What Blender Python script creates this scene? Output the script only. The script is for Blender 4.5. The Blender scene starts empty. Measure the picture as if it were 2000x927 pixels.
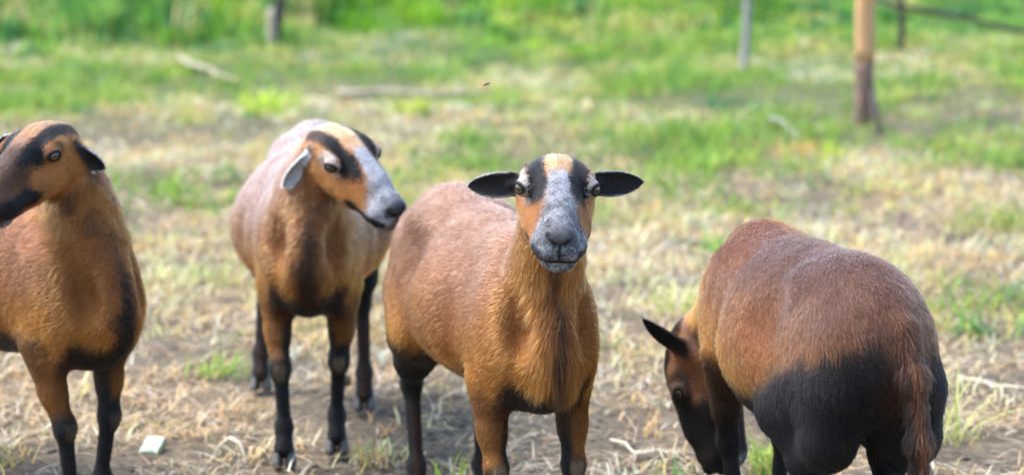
import bpy, math
from concurrent.futures import ThreadPoolExecutor
import numpy as np
from mathutils import Vector, Matrix

# ------------------------------------------------------------------ camera, sky, sun, exposure
scene = bpy.context.scene
COL = scene.collection
CAM_H, PITCH, FPX = 1.6, math.radians(10.63), 5600.0
cam_d = bpy.data.cameras.new('camera')
cam = bpy.data.objects.new('camera', cam_d)
COL.objects.link(cam)
cam.location = (0, 0, CAM_H)
cam.rotation_euler = (math.pi / 2 - PITCH, 0, 0)
cam_d.sensor_width = 36.0
cam_d.lens = FPX / 2000 * 36
cam_d.clip_start, cam_d.clip_end = 0.1, 3000
cam_d.dof.use_dof = True
cam_d.dof.focus_distance = 4.97
cam_d.dof.aperture_fstop = 3.2
scene.camera = cam

SUN_EL, SUN_AZ = math.radians(56), math.radians(-82)     # from the left, a little behind the flock
world = bpy.data.worlds.new('World')
scene.world = world
world.use_nodes = True
wn = world.node_tree
bg = wn.nodes['Background']
sky = wn.nodes.new('ShaderNodeTexSky')
sky.sky_type = 'NISHITA'
sky.sun_disc = False
sky.sun_elevation = SUN_EL
sky.sun_rotation = SUN_AZ
sky.air_density = 1.0
sky.dust_density = 1.5
sky.ozone_density = 1.0
wn.links.new(sky.outputs[0], bg.inputs[0])
bg.inputs[1].default_value = 0.13
sun_d = bpy.data.lights.new('sun', 'SUN')
sun_d.energy = 1.5
sun_d.angle = math.radians(30)
sun_d.color = (1.0, 0.985, 0.955)
sun = bpy.data.objects.new('sun', sun_d)
COL.objects.link(sun)
sd = Vector((math.sin(SUN_AZ) * math.cos(SUN_EL), math.cos(SUN_AZ) * math.cos(SUN_EL), math.sin(SUN_EL)))
sun.rotation_euler = sd.to_track_quat('Z', 'Y').to_euler()
sun.location = (-5, 10, 12)

scene.view_settings.view_transform = 'Standard'
scene.view_settings.look = 'None'
scene.view_settings.gamma = 1.0
scene.view_settings.exposure = 2.28
scene.view_settings.use_curve_mapping = False
scene.render.engine = 'CYCLES'
scene.cycles.use_denoising = True
scene.cycles.max_bounces = 8
scene.cycles.transparent_max_bounces = 8
scene.cycles_curves.shape = 'RIBBONS'

rng = np.random.default_rng(11)
f32 = np.float32

# ------------------------------------------------------------------ materials
def new_mat(name):
    m = bpy.data.materials.new(name)
    m.use_nodes = True
    nt = m.node_tree
    nt.nodes.clear()
    out = nt.nodes.new('ShaderNodeOutputMaterial')
    return m, nt, out

def N(nt, kind, **kw):
    n = nt.nodes.new(kind)
    for k, v in kw.items():
        if hasattr(n, k):
            setattr(n, k, v)
        else:
            n.inputs[k].default_value = v
    return n

def plain(name, col, rough=0.7, noise=0.25, scale=40.0, bump=0.15, col2=None, spec=0.3, stretch=(1, 1, 1)):
    m, nt, out = new_mat(name)
    b = N(nt, 'ShaderNodeBsdfPrincipled')
    b.inputs['Roughness'].default_value = rough
    b.inputs['Specular IOR Level'].default_value = spec
    tc = N(nt, 'ShaderNodeTexCoord')
    mp = N(nt, 'ShaderNodeMapping')
    mp.inputs['Scale'].default_value = stretch
    nz = N(nt, 'ShaderNodeTexNoise', Scale=scale, Detail=6.0, Roughness=0.65)
    rp = N(nt, 'ShaderNodeValToRGB')
    c2 = col2 or tuple(c * (1 - noise * 1.6) for c in col)
    rp.color_ramp.elements[0].position = 0.3
    rp.color_ramp.elements[1].position = 0.7
    rp.color_ramp.elements[0].color = (*c2, 1)
    rp.color_ramp.elements[1].color = (*col, 1)
    bp = N(nt, 'ShaderNodeBump', Strength=bump, Distance=0.01)
    L = nt.links.new
    L(tc.outputs['Object'], mp.inputs[0]); L(mp.outputs[0], nz.inputs['Vector'])
    L(nz.outputs[0], rp.inputs[0]); L(rp.outputs[0], b.inputs['Base Color'])
    L(nz.outputs[0], bp.inputs['Height']); L(bp.outputs[0], b.inputs['Normal'])
    L(b.outputs[0], out.inputs[0])
    return m

def blade_mat(name, transl=0.35):
    m, nt, out = new_mat(name)
    at = N(nt, 'ShaderNodeAttribute', attribute_name='tint')
    b = N(nt, 'ShaderNodeBsdfPrincipled')
    b.inputs['Roughness'].default_value = 0.6
    b.inputs['Specular IOR Level'].default_value = 0.25
    t = N(nt, 'ShaderNodeBsdfTranslucent')
    mx = N(nt, 'ShaderNodeMixShader')
    mx.inputs[0].default_value = transl
    tc = N(nt, 'ShaderNodeTexCoord')
    nz = N(nt, 'ShaderNodeTexNoise', Scale=90.0, Detail=3.0)
    hs = N(nt, 'ShaderNodeHueSaturation')
    mr = N(nt, 'ShaderNodeMapRange')
    mr.inputs[3].default_value = 0.7; mr.inputs[4].default_value = 1.3
    L = nt.links.new
    L(tc.outputs['Object'], nz.inputs['Vector']); L(nz.outputs[0], mr.inputs[0]); L(mr.outputs[0], hs.inputs['Value'])
    L(at.outputs['Color'], hs.inputs['Color'])
    L(hs.outputs[0], b.inputs['Base Color']); L(hs.outputs[0], t.inputs['Color'])
    L(b.outputs[0], mx.inputs[1]); L(t.outputs[0], mx.inputs[2]); L(mx.outputs[0], out.inputs[0])
    return m

def skin_mat(name):
    m, nt, out = new_mat(name)
    at = N(nt, 'ShaderNodeAttribute', attribute_name='tint')
    b = N(nt, 'ShaderNodeBsdfPrincipled')
    b.inputs['Roughness'].default_value = 0.75
    b.inputs['Specular IOR Level'].default_value = 0.2
    tc = N(nt, 'ShaderNodeTexCoord')
    nz = N(nt, 'ShaderNodeTexNoise', Scale=260.0, Detail=4.0)
    bp = N(nt, 'ShaderNodeBump', Strength=0.35, Distance=0.002)
    L = nt.links.new
    L(tc.outputs['Object'], nz.inputs['Vector']); L(nz.outputs[0], bp.inputs['Height'])
    L(at.outputs['Color'], b.inputs['Base Color']); L(bp.outputs[0], b.inputs['Normal'])
    L(b.outputs[0], out.inputs[0])
    return m

def fur_mat(name):
    m, nt, out = new_mat(name)
    at = N(nt, 'ShaderNodeAttribute', attribute_name='tint')
    h = N(nt, 'ShaderNodeBsdfHairPrincipled')
    h.parametrization = 'COLOR'
    h.inputs['Roughness'].default_value = 0.5
    h.inputs['Radial Roughness'].default_value = 0.6
    h.inputs['Coat'].default_value = 0.0
    h.inputs['IOR'].default_value = 1.28
    h.inputs['Random Roughness'].default_value = 0.2
    nt.links.new(at.outputs['Color'], h.inputs['Color'])
    nt.links.new(h.outputs[0], out.inputs[0])
    return m

M_SKIN, M_FUR = skin_mat('sheep_skin'), fur_mat('sheep_fur')
M_BLADE, M_STRAW = blade_mat('grass_blade', 0.38), blade_mat('dry_straw', 0.25)
M_EYE = plain('eye_iris', (0.13, 0.068, 0.02), 0.06, 0.4, 300, 0.0, spec=0.6)
M_PUPIL = plain('eye_pupil', (0.006, 0.005, 0.005), 0.05, 0.1, 100, 0.0, spec=0.6)
M_HOOF = plain('hoof_horn', (0.09, 0.085, 0.08), 0.6, 0.4, 120, 0.3, col2=(0.05, 0.045, 0.045))
M_HORN = plain('horn_bud', (0.05, 0.03, 0.025), 0.6, 0.3, 200, 0.3)

# ------------------------------------------------------------------ small helpers
def link(o, parent=None):
    COL.objects.link(o)
    if parent is not None:
        o.parent = parent
    return o

def mesh_obj(name, v, faces, mat, parent=None, smooth=True):
    me = bpy.data.meshes.new(name)
    me.from_pydata([tuple(p) for p in v], [], [tuple(f) for f in faces])
    me.materials.append(mat)
    if smooth:
        me.polygons.foreach_set('use_smooth', [True] * len(me.polygons))
    me.update()
    return link(bpy.data.objects.new(name, me), parent)

def fast_mesh(name, V, F, nside, mat, tint=None, parent=None, smooth=True):
    """V (n,3), F (m,nside) arrays to a mesh object with a per-vertex colour attribute."""
    me = bpy.data.meshes.new(name)
    n, m = len(V), len(F)
    me.vertices.add(n); me.vertices.foreach_set('co', np.ascontiguousarray(V, f32).ravel())
    me.loops.add(m * nside); me.loops.foreach_set('vertex_index', np.ascontiguousarray(F, np.int32).ravel())
    me.polygons.add(m)
    me.polygons.foreach_set('loop_start', np.arange(0, m * nside, nside, dtype=np.int32))
    me.polygons.foreach_set('loop_total', np.full(m, nside, np.int32))
    if smooth:
        me.polygons.foreach_set('use_smooth', np.ones(m, bool))
    me.update(calc_edges=True)
    if tint is not None:
        a = me.attributes.new('tint', 'FLOAT_COLOR', 'POINT')
        c = np.ones((n, 4), f32); c[:, :3] = tint
        a.data.foreach_set('color', c.ravel())
    me.materials.append(mat)
    return link(bpy.data.objects.new(name, me), parent)

def tag(o, label=None, cat=None, group=None, kind=None):
    if label: o['label'] = label
    if cat: o['category'] = cat
    if group: o['group'] = group
    if kind: o['kind'] = kind
    return o

def smooth(a, b, x):
    t = np.clip((x - a) / (b - a), 0, 1)
    return t * t * (3 - 2 * t)

def vnoise(p, scale, seed=0):
    """smooth value noise in [0,1] for (n,2) or (n,3) points"""
    p = np.asarray(p, np.float64) * scale + seed * 17.31
    if p.shape[1] == 2:
        p = np.c_[p, np.zeros(len(p))]
    i = np.floor(p).astype(np.int64); f = p - i; f = f * f * (3 - 2 * f)
    def h(a, b, c):
        n = (a * 73856093) ^ (b * 19349663) ^ (c * 83492791)
        n = (n ^ (n >> 13)) * 1274126177
        return ((n ^ (n >> 16)) & 0xffff) / 65535.0
    r = 0
    for dx in (0, 1):
        for dy in (0, 1):
            for dz in (0, 1):
                w = (f[:, 0] if dx else 1 - f[:, 0]) * (f[:, 1] if dy else 1 - f[:, 1]) * (f[:, 2] if dz else 1 - f[:, 2])
                r = r + w * h(i[:, 0] + dx, i[:, 1] + dy, i[:, 2] + dz)
    return r

def fbm(p, scale, seed=0, oct=3):
    r, a, s = 0, 0.5, 0
    for k in range(oct):
        r = r + a * vnoise(p, scale * 2 ** k, seed + k); s += a; a *= 0.5
    return r / s

def mixc(a, b, t):
    t = np.asarray(t)[:, None]
    return a * (1 - t) + np.asarray(b) * t

#GROUND_BEGIN
# ------------------------------------------------------------------ the ground
def ground_z(x, y):
    p = np.c_[np.ravel(x), np.ravel(y)]
    return (fbm(p, 1.1, 3, 2) - 0.5) * 0.05 + (fbm(p, 7.0, 5, 2) - 0.5) * 0.022 - 0.012
#GROUND_Z_END

def make_ground():
    xs = np.concatenate([np.linspace(-400, -6, 14)[:-1], np.linspace(-6, 6, 241), np.linspace(6, 400, 14)[1:]])
    ys = np.concatenate([np.linspace(-60, 3.5, 8)[:-1], np.linspace(3.5, 10, 190), np.linspace(10, 24, 141)[1:], np.linspace(24, 900, 20)[1:]])
    X, Y = np.meshgrid(xs, ys, indexing='ij')
    Z = ground_z(X, Y).reshape(X.shape)
    nx, ny = X.shape
    i = np.arange(nx * ny).reshape(nx, ny)
    F = np.stack([i[:-1, :-1], i[1:, :-1], i[1:, 1:], i[:-1, 1:]], -1).reshape(-1, 4)
    m, nt, out = new_mat('pasture_soil')
    b = N(nt, 'ShaderNodeBsdfPrincipled'); b.inputs['Roughness'].default_value = 0.95
    b.inputs['Specular IOR Level'].default_value = 0.1
    tc = N(nt, 'ShaderNodeTexCoord')
    n1 = N(nt, 'ShaderNodeTexNoise', Scale=3.0, Detail=8.0, Roughness=0.7)
    n2 = N(nt, 'ShaderNodeTexNoise', Scale=45.0, Detail=6.0, Roughness=0.7)
    n3 = N(nt, 'ShaderNodeTexNoise', Scale=0.9, Detail=4.0)
    r1 = N(nt, 'ShaderNodeValToRGB'); r2 = N(nt, 'ShaderNodeValToRGB')
    for r, c0, c1, a, z in ((r1, (0.038, 0.031, 0.027), (0.23, 0.18, 0.118), 0.35, 0.65), (r2, (0.022, 0.019, 0.018), (0.26, 0.20, 0.13), 0.40, 0.68)):
        r.color_ramp.elements[0].color = (*c0, 1); r.color_ramp.elements[1].color = (*c1, 1)
        r.color_ramp.elements[0].position = a; r.color_ramp.elements[1].position = z
    mx = N(nt, 'ShaderNodeMix', data_type='RGBA'); mx.inputs[0].default_value = 0.55
    # far pasture is overgrown: green soil cover beyond the fence line
    sx = N(nt, 'ShaderNodeSeparateXYZ'); ad = N(nt, 'ShaderNodeMath', operation='MULTIPLY_ADD')
    ad.inputs[1].default_value = 3.0
    mr = N(nt, 'ShaderNodeMapRange'); mr.inputs[1].default_value = 11.6; mr.inputs[2].default_value = 15.6
    gm = N(nt, 'ShaderNodeMix', data_type='RGBA')
    gm.inputs[7].default_value = (0.06, 0.11, 0.02, 1)
    bp = N(nt, 'ShaderNodeBump', Strength=0.8, Distance=0.012)
    L = nt.links.new
    for n in (n1, n2, n3): L(tc.outputs['Object'], n.inputs['Vector'])
    L(n1.outputs[0], r1.inputs[0]); L(n2.outputs[0], r2.inputs[0])
    L(r1.outputs[0], mx.inputs[6]); L(r2.outputs[0], mx.inputs[7])
    L(tc.outputs['Object'], sx.inputs[0]); L(n3.outputs[0], ad.inputs[0]); L(sx.outputs[1], ad.inputs[2])
    L(ad.outputs[0], mr.inputs[0]); L(mr.outputs[0], gm.inputs[0]); L(mx.outputs[2], gm.inputs[6])
    L(gm.outputs[2], b.inputs['Base Color']); L(n2.outputs[0], bp.inputs['Height']); L(bp.outputs[0], b.inputs['Normal'])
    L(b.outputs[0], out.inputs[0])
    g = fast_mesh('ground', np.c_[X.ravel(), Y.ravel(), Z.ravel()], F, 4, m)
    tag(g, 'trampled pasture soil with straw litter', 'ground', kind='structure')
    return g
ground = make_ground()

STRAW = np.array([[0.58, 0.45, 0.25], [0.46, 0.32, 0.15], [0.66, 0.57, 0.39], [0.53, 0.31, 0.11], [0.33, 0.29, 0.24], [0.72, 0.66, 0.52], [0.18, 0.15, 0.125]])
GREEN = np.array([[0.10, 0.24, 0.025], [0.15, 0.31, 0.035], [0.22, 0.35, 0.045], [0.08, 0.21, 0.055], [0.28, 0.37, 0.07]])
YELLO = np.array([[0.46, 0.42, 0.13], [0.38, 0.40, 0.14], [0.52, 0.43, 0.18]])

def pick(pal, n, r):
    c = pal[r.integers(0, len(pal), n)]
    return np.clip(c * r.uniform(0.75, 1.2, (n, 1)) * r.uniform(0.93, 1.07, (n, 3)), 0.003, 0.85)

def blades(xy, length, width, lean, az, col, r, curl=0.5, z0=None, nseg=3):
    """vertex and triangle arrays for curved tapered grass blades"""
    n = len(xy)
    z = ground_z(xy[:, 0], xy[:, 1]) if z0 is None else z0
    d = np.c_[np.cos(az), np.sin(az), np.zeros(n)]
    s = np.c_[-np.sin(az), np.cos(az), np.zeros(n)]
    tw = r.uniform(-0.9, 0.9, n)[:, None]
    s = s * np.cos(tw) + d * np.sin(tw)
    V, pos, ang = [], np.c_[xy, z - 0.004], lean.copy()
    step = length / nseg
    for k in range(nseg):
        w = (width * (1 - 0.12 * k if k < nseg - 1 else 0.72))[:, None] * 0.5
        V += [pos - s * w, pos + s * w]
        pos = pos + (d * np.sin(ang)[:, None] + np.array([0, 0, 1.0]) * np.cos(ang)[:, None]) * step[:, None]
        ang = ang + curl * r.uniform(0.1, 1.0, n)
    V.append(pos)
    nv = 2 * nseg + 1
    V = np.stack(V, 1)
    T = []
    for k in range(nseg - 1):
        a = 2 * k
        T += [[a, a + 1, a + 3], [a, a + 3, a + 2]]
    a = 2 * (nseg - 1)
    T.append([a, a + 1, a + 2])
    F = (np.array(T)[None] + (np.arange(n) * nv)[:, None, None]).reshape(-1, 3)
    return V.reshape(-1, 3), F, np.repeat(col, nv, 0)

def scatter(x0, x1, y0, y1, n, r, dens=None):
    xy = np.c_[r.uniform(x0, x1, n), r.uniform(y0, y1, n)]
    # keep a wedge a bit wider than the view
    xy = xy[np.abs(xy[:, 0]) < 0.75 + 0.225 * xy[:, 1]]
    if dens is not None:
        xy = xy[r.uniform(0, 1, len(xy)) < dens(xy)]
    return xy

def lush_edge(xy):
    """>0 where the tall green growth stands"""
    return xy[:, 1] - (13.8 + 2.2 * (fbm(xy, 0.5, 21) - 0.5) * 2 - 0.22 * np.abs(xy[:, 0] + 0.2))

def clumped(x0, x1, y0, y1, nc, per, spread, r, dens):
    """blades gathered in clumps: positions, clump index, clump centres"""
    c = scatter(x0, x1, y0, y1, nc, r, dens)
    k = np.repeat(np.arange(len(c)), r.integers(per // 2, per * 3 // 2, len(c)))
    sp = spread * r.uniform(0.5, 1.5, len(c))
    return c[k] + r.normal(0, 1, (len(k), 2)) * sp[k][:, None], k, c

def make_vegetation():
    r = np.random.default_rng(5)
    # tall green growth at the back, in clumps
    xy, k, c = clumped(-5.5, 5.5, 9.6, 20.0, 6500, 32, 0.055, r, lambda p: smooth(-2.2, 1.0, lush_edge(p)) * (0.22 + 0.78 * smooth(0.38, 0.58, fbm(p, 1.6, 31))))
    n = len(xy)
    lush = smooth(-1.5, 2.4, lush_edge(c))
    ch = (0.05 + 0.25 * lush) * r.uniform(0.55, 1.35, len(c)) * (1 - 0.6 * smooth(1.1, 1.7, c[:, 0]))
    pal = np.array([[0.15, 0.34, 0.015], [0.26, 0.44, 0.025], [0.36, 0.50, 0.04], [0.05, 0.17, 0.02], [0.05, 0.19, 0.07], [0.14, 0.29, 0.03], [0.38, 0.40, 0.08], [0.03, 0.11, 0.02]])
    side = smooth(-1.2, -2.6, c[:, 0]) * 0.8 + smooth(1.4, 2.4, c[:, 0]) * 0.8
    cc = pal[r.integers(0, len(pal), len(c))]
    cc = mixc(cc, np.array([0.07, 0.23, 0.07]), side * r.uniform(0.2, 1, len(c)))
    dry = r.uniform(0, 1, len(c)) < 0.30 * (1 - lush) + 0.04
    cc[dry] = pick(YELLO, dry.sum(), r)
    col = np.clip(cc[k] * r.uniform(0.7, 1.3, (n, 1)) * r.uniform(0.92, 1.08, (n, 3)), 0, 0.8)
    V, F, C = blades(xy, ch[k] * r.uniform(0.5, 1.15, n), r.uniform(0.006, 0.014, n), r.uniform(0.03, 0.6, n), r.uniform(0, 2 * np.pi, n), col, r, 0.55)
    tag(fast_mesh('tall_grass', V, F, 3, M_BLADE, C, smooth=False), 'tall bright green grass across the back of the pasture', 'grass', kind='stuff')
    # thin, half dry sward in the middle distance
    xy, k, c = clumped(-4.4, 4.4, 5.6, 13.8, 19000, 16, 0.036, r, lambda p: (0.20 + 0.80 * smooth(0.38, 0.58, fbm(p, 1.5, 51))) * (0.13 + 0.87 * smooth(6.0, 7.6, p[:, 1])) * smooth(2.0, -0.5, lush_edge(p)))
    n = len(xy)
    gsel = fbm(c, 1.7, 61, 3) + 0.13 * smooth(8.5, 11.5, c[:, 1]) - 0.085 + 0.05 * smooth(0.3, 1.5, c[:, 0]) + r.normal(0, 0.075, len(c))
    pale = np.array([[0.60, 0.53, 0.29], [0.70, 0.64, 0.44], [0.55, 0.40, 0.18], [0.56, 0.55, 0.26], [0.48, 0.46, 0.36], [0.58, 0.38, 0.15]])
    cc = pick(pale, len(c), r)
    a = gsel > 0.50; cc[a] = pick(np.array([[0.50, 0.47, 0.13], [0.40, 0.44, 0.11], [0.56, 0.49, 0.18]]), a.sum(), r)
    a = gsel > 0.585; cc[a] = pick(np.array([[0.22, 0.34, 0.045], [0.14, 0.28, 0.035], [0.32, 0.40, 0.07], [0.09, 0.22, 0.05]]), a.sum(), r)
    col = np.clip(cc[k] * r.uniform(0.72, 1.25, (n, 1)), 0, 0.85)
    ht = r.uniform(0.03, 0.085, n) * (0.75 + 0.8 * smooth(0.5, 0.7, gsel))[k]
    V, F, C = blades(xy, ht, r.uniform(0.003, 0.0075, n), r.uniform(0.1, 1.3, n), r.uniform(0, 2 * np.pi, n), col, r, 0.5)
    tag(fast_mesh('thin_grass', V, F, 3, M_BLADE, C, smooth=False), 'thin half dry grass over the middle of the pasture', 'grass', kind='stuff')
    # straw litter, lying flat
    xy = scatter(-3.4, 3.4, 3.6, 11.5, 380000, r, lambda p: (0.05 + 0.95 * smooth(0.42, 0.57, 0.6 * fbm(p, 3.2, 71) + 0.4 * fbm(p, 11, 77))) * smooth(12.0, 8.0, p[:, 1]) * (0.55 + 0.45 * smooth(0.40, 0.56, fbm(p, 1.1, 171))))
    n = len(xy)
    col = pick(STRAW, n, r)
    warm = smooth(0.5, 0.68, fbm(xy, 1.7, 81))
    col = mixc(col, np.array([0.60, 0.37, 0.15]), (0.2 + 0.8 * warm) * r.uniform(0, 0.75, n))
    gr = fbm(xy, 3.0, 91) > 0.66
    a = gr & (r.uniform(0, 1, n) < 0.35); col[a] = pick(YELLO, a.sum(), r)
    V, F, C = blades(xy, r.uniform(0.02, 0.11, n) * r.uniform(0.5, 1, n), r.uniform(0.0015, 0.0042, n), r.uniform(0.95, 1.62, n), r.uniform(0, 2 * np.pi, n), col, r, 0.3,
                     z0=ground_z(xy[:, 0], xy[:, 1]) + r.uniform(0.004, 0.02, n))
    tag(fast_mesh('straw_litter', V, F, 3, M_STRAW, C, smooth=False), 'dry straw litter lying over the trampled soil', 'straw', kind='stuff')
    # crumbs of soil between the straw
    xy = scatter(-2.4, 2.4, 3.8, 8.5, 7000, r, lambda p: 0.25 + 0.75 * smooth(0.62, 0.4, fbm(p, 2.6, 71)))
    n = len(xy)
    ico = np.array([[1, 0, 0], [-1, 0, 0], [0, 1, 0], [0, -1, 0], [0, 0, 1], [0, 0, -1]], float)
    tf = np.array([[0, 2, 4], [2, 1, 4], [1, 3, 4], [3, 0, 4], [2, 0, 5], [1, 2, 5], [3, 1, 5], [0, 3, 5]])
    sz = r.uniform(0.003, 0.012, n) * r.uniform(0.3, 1, n) ** 1.5
    V = ico[None] * sz[:, None, None] * r.uniform(0.6, 1.2, (n, 6, 1)) * np.array([1, 1, 0.7])
    V = V + np.c_[xy, ground_z(xy[:, 0], xy[:, 1]) + sz * 0.3][:, None]
    F = (tf[None] + (np.arange(n) * 6)[:, None, None]).reshape(-1, 3)
    C = np.repeat(np.array([[0.085, 0.066, 0.058]]) * r.uniform(0.5, 1.8, (n, 1)), 6, 0)
    tag(fast_mesh('soil_crumbs', V.reshape(-1, 3), F, 3, M_STRAW, C), 'dark crumbs of soil between the straw', 'soil', kind='stuff')
make_vegetation()
#GROUND_END

#SHEEP_BEGIN
# ------------------------------------------------------------------ implicit surfaces for the sheep
class Ell:
    def __init__(s, c, r, k=0.03, R=None, g='torso', cut=False):
        s.c, s.r, s.k, s.g, s.cut = np.array(c, f32), np.array(r, f32), k, g, cut
        s.R = None if R is None else np.array(R, f32)
    def box(s):
        m = s.r if s.R is None else np.full(3, s.r.max(), f32)
        return s.c - m, s.c + m
    def d(s, p):
        q = p - s.c
        if s.R is not None: q = q @ s.R           # columns of R are the local axes
        k0 = np.sqrt(((q / s.r) ** 2).sum(1)); k1 = np.sqrt(((q / (s.r * s.r)) ** 2).sum(1)) + 1e-9
        return k0 * (k0 - 1) / k1

class Cone:
    def __init__(s, a, b, r1, r2, k=0.02, g='torso', cut=False):
        s.a, s.b, s.r1, s.r2, s.k, s.g, s.cut = np.array(a, f32), np.array(b, f32), r1, r2, k, g, cut
    def box(s):
        return np.minimum(s.a - s.r1, s.b - s.r2), np.maximum(s.a + s.r1, s.b + s.r2)
    def d(s, p):
        ba = s.b - s.a
        t = np.clip(((p - s.a) @ ba) / max(float(ba @ ba), 1e-9), 0, 1)
        q = p - s.a - t[:, None] * ba
        return np.sqrt((q * q).sum(1)) - (s.r1 + (s.r2 - s.r1) * t)

class Ear:
    """leaf shaped cupped shell: o base, u along, w towards the hollow side"""
    def __init__(s, o, u, w, L, W, th, cup, k=0.012, g='ear', droop=0.0):
        u = np.array(u, float); u /= np.linalg.norm(u)
        w = np.array(w, float); w -= u * (w @ u); w /= np.linalg.norm(w)
        s.o, s.u, s.w, s.v = np.array(o, f32), u.astype(f32), w.astype(f32), np.cross(w, u).astype(f32)
        s.L, s.W, s.th, s.cup, s.k, s.g, s.cut, s.droop = L, W, th, cup, k, g, False, droop
    def box(s):
        e = s.o + s.u * s.L
        return np.minimum(s.o, e) - s.W, np.maximum(s.o, e) + s.W
    def uvw(s, p):
        q = p - s.o
        return q @ s.u, q @ s.v, q @ s.w
    def hw(s, t):
        return s.W * np.clip(0.46 * (1 - t) ** 2 + 1.62 * t ** 0.85 * np.clip(1 - t, 0, 1) ** 0.72, 0.02, 1)
    def d(s, p):
        a, b, c = s.uvw(p)
        t = np.clip(a / s.L, 0, 1)
        h = s.hw(t)
        c = c + s.droop * s.L * t * t
        off = s.cup * (b * b) / (h + 0.004) - s.cup * 0.3 * h
        e = np.abs(c - off) - s.th * (1.25 - 0.5 * t)
        v = np.abs(b) - h
        l = np.maximum(a - s.L, -a)
        m = np.maximum(v, l)
        rr = 0.003
        return np.minimum(np.maximum(e + rr, m + rr), 0) + np.sqrt(np.maximum(e + rr, 0) ** 2 + np.maximum(m + rr, 0) ** 2) - rr

def sdf(prims, p, pad=0.022):
    d = np.full(len(p), 1.0, f32)
    for q in prims:
        lo, hi = q.box()
        e = pad + q.k
        i = np.nonzero(((p > lo - e) & (p < hi + e)).all(1))[0]
        if not len(i): continue
        b = q.d(p[i]); a = d[i]; k = max(q.k, 1e-4)
        if q.cut:
            h = np.clip(0.5 - 0.5 * (a + b) / k, 0, 1)
            d[i] = a + (-b - a) * h + k * h * (1 - h)
        else:
            h = np.clip(0.5 + 0.5 * (a - b) / k, 0, 1)
            d[i] = a + (b - a) * h - k * h * (1 - h)
    return d

def axis_grid(lo, hi, flo, fhi, h, hf):
    """coordinates with spacing h, refined to hf within [flo, fhi]"""
    out, x = [], lo
    while x < hi:
        out.append(x)
        x += hf if flo <= x <= fhi else h
    while (len(out) - 1) % 4: out.append(out[-1] + h)
    return np.array(out, f32)

def polygonise(prims, fine_lo, fine_hi, h=0.0046, hf=0.0026):
    P = [q.box() for q in prims if not q.cut]
    lo = np.min([b[0] for b in P], 0) - 0.05; hi = np.max([b[1] for b in P], 0) + 0.05
    A = [axis_grid(lo[i], hi[i], fine_lo[i], fine_hi[i], h, hf) for i in range(3)]
    S = [len(a) for a in A]
    Ac = [a[::4] for a in A]
    G = np.stack(np.meshgrid(*Ac, indexing='ij'), -1).reshape(-1, 3)
    dc = sdf(prims, G, 0.06).reshape([len(a) for a in Ac])
    mn, mx = None, None
    for dx in (0, 1):
        for dy in (0, 1):
            for dz in (0, 1):
                s = dc[dx:dc.shape[0] - 1 + dx, dy:dc.shape[1] - 1 + dy, dz:dc.shape[2] - 1 + dz]
                mn = s if mn is None else np.minimum(mn, s); mx = s if mx is None else np.maximum(mx, s)
    act = (mn < 0.02) & (mx > -0.02)
    D = np.repeat(np.repeat(np.repeat(np.where(mn < 0, -1, 1).astype(f32), 4, 0), 4, 1), 4, 2)
    D = np.pad(D, ((0, 1), (0, 1), (0, 1)), mode='edge')
    M = np.zeros(S, bool)
    bi = np.argwhere(act) * 4
    o = np.stack(np.meshgrid(range(5), range(5), range(5), indexing='ij'), -1).reshape(-1, 3)
    for q in o:
        j = bi + q
        M[j[:, 0], j[:, 1], j[:, 2]] = True
    I = np.argwhere(M)
    pts = np.stack([A[0][I[:, 0]], A[1][I[:, 1]], A[2][I[:, 2]]], 1)
    D[I[:, 0], I[:, 1], I[:, 2]] = sdf(prims, pts)
    # surface nets
    B = D < 0
    cnt = np.zeros([s - 1 for s in S], np.int8)
    for dx in (0, 1):
        for dy in (0, 1):
            for dz in (0, 1):
                cnt += B[dx:S[0] - 1 + dx, dy:S[1] - 1 + dy, dz:S[2] - 1 + dz]
    C = np.argwhere((cnt > 0) & (cnt < 8))
    idx = np.full([s - 1 for s in S], -1, np.int32)
    idx[C[:, 0], C[:, 1], C[:, 2]] = np.arange(len(C))
    acc = np.zeros((len(C), 3)); num = np.zeros(len(C))
    cor = [(a, b, c) for a in (0, 1) for b in (0, 1) for c in (0, 1)]
    for ax in range(3):
        for c in cor:
            if c[ax]: continue
            c2 = list(c); c2[ax] = 1
            i0, i1 = C + np.array(c), C + np.array(c2)
            d0 = D[i0[:, 0], i0[:, 1], i0[:, 2]]; d1 = D[i1[:, 0], i1[:, 1], i1[:, 2]]
            m = (d0 < 0) != (d1 < 0)
            t = (d0 / np.where(d0 == d1, 1, d0 - d1))[:, None]
            p0 = np.stack([A[k][i0[:, k]] for k in range(3)], 1); p1 = np.stack([A[k][i1[:, k]] for k in range(3)], 1)
            acc += np.where(m[:, None], p0 + (p1 - p0) * t, 0); num += m
    V = acc / num[:, None]
    Fs = []
    for ax in range(3):
        s0 = [slice(None)] * 3; s1 = [slice(None)] * 3
        s0[ax] = slice(0, -1); s1[ax] = slice(1, None)
        e = np.argwhere(B[tuple(s0)] != B[tuple(s1)])
        b, c = (ax + 1) % 3, (ax + 2) % 3
        e = e[(e[:, b] > 0) & (e[:, c] > 0) & (e[:, b] < S[b] - 1) & (e[:, c] < S[c] - 1)]
        q = []
        for db, dc_ in ((-1, -1), (0, -1), (0, 0), (-1, 0)):
            j = e.copy(); j[:, b] += db; j[:, c] += dc_
            q.append(idx[j[:, 0], j[:, 1], j[:, 2]])
        q = np.stack(q, 1)
        neg = B[e[:, 0], e[:, 1], e[:, 2]]
        q[~neg] = q[~neg][:, ::-1]
        Fs.append(q)
    F = np.concatenate(Fs)
    F = F[(F >= 0).all(1)]
    V = V.astype(f32)
    d = sdf(prims, V)
    V = V - grad(prims, V) * np.clip(d, -0.003, 0.003)[:, None]
    return V, F, grad(prims, V)

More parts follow.
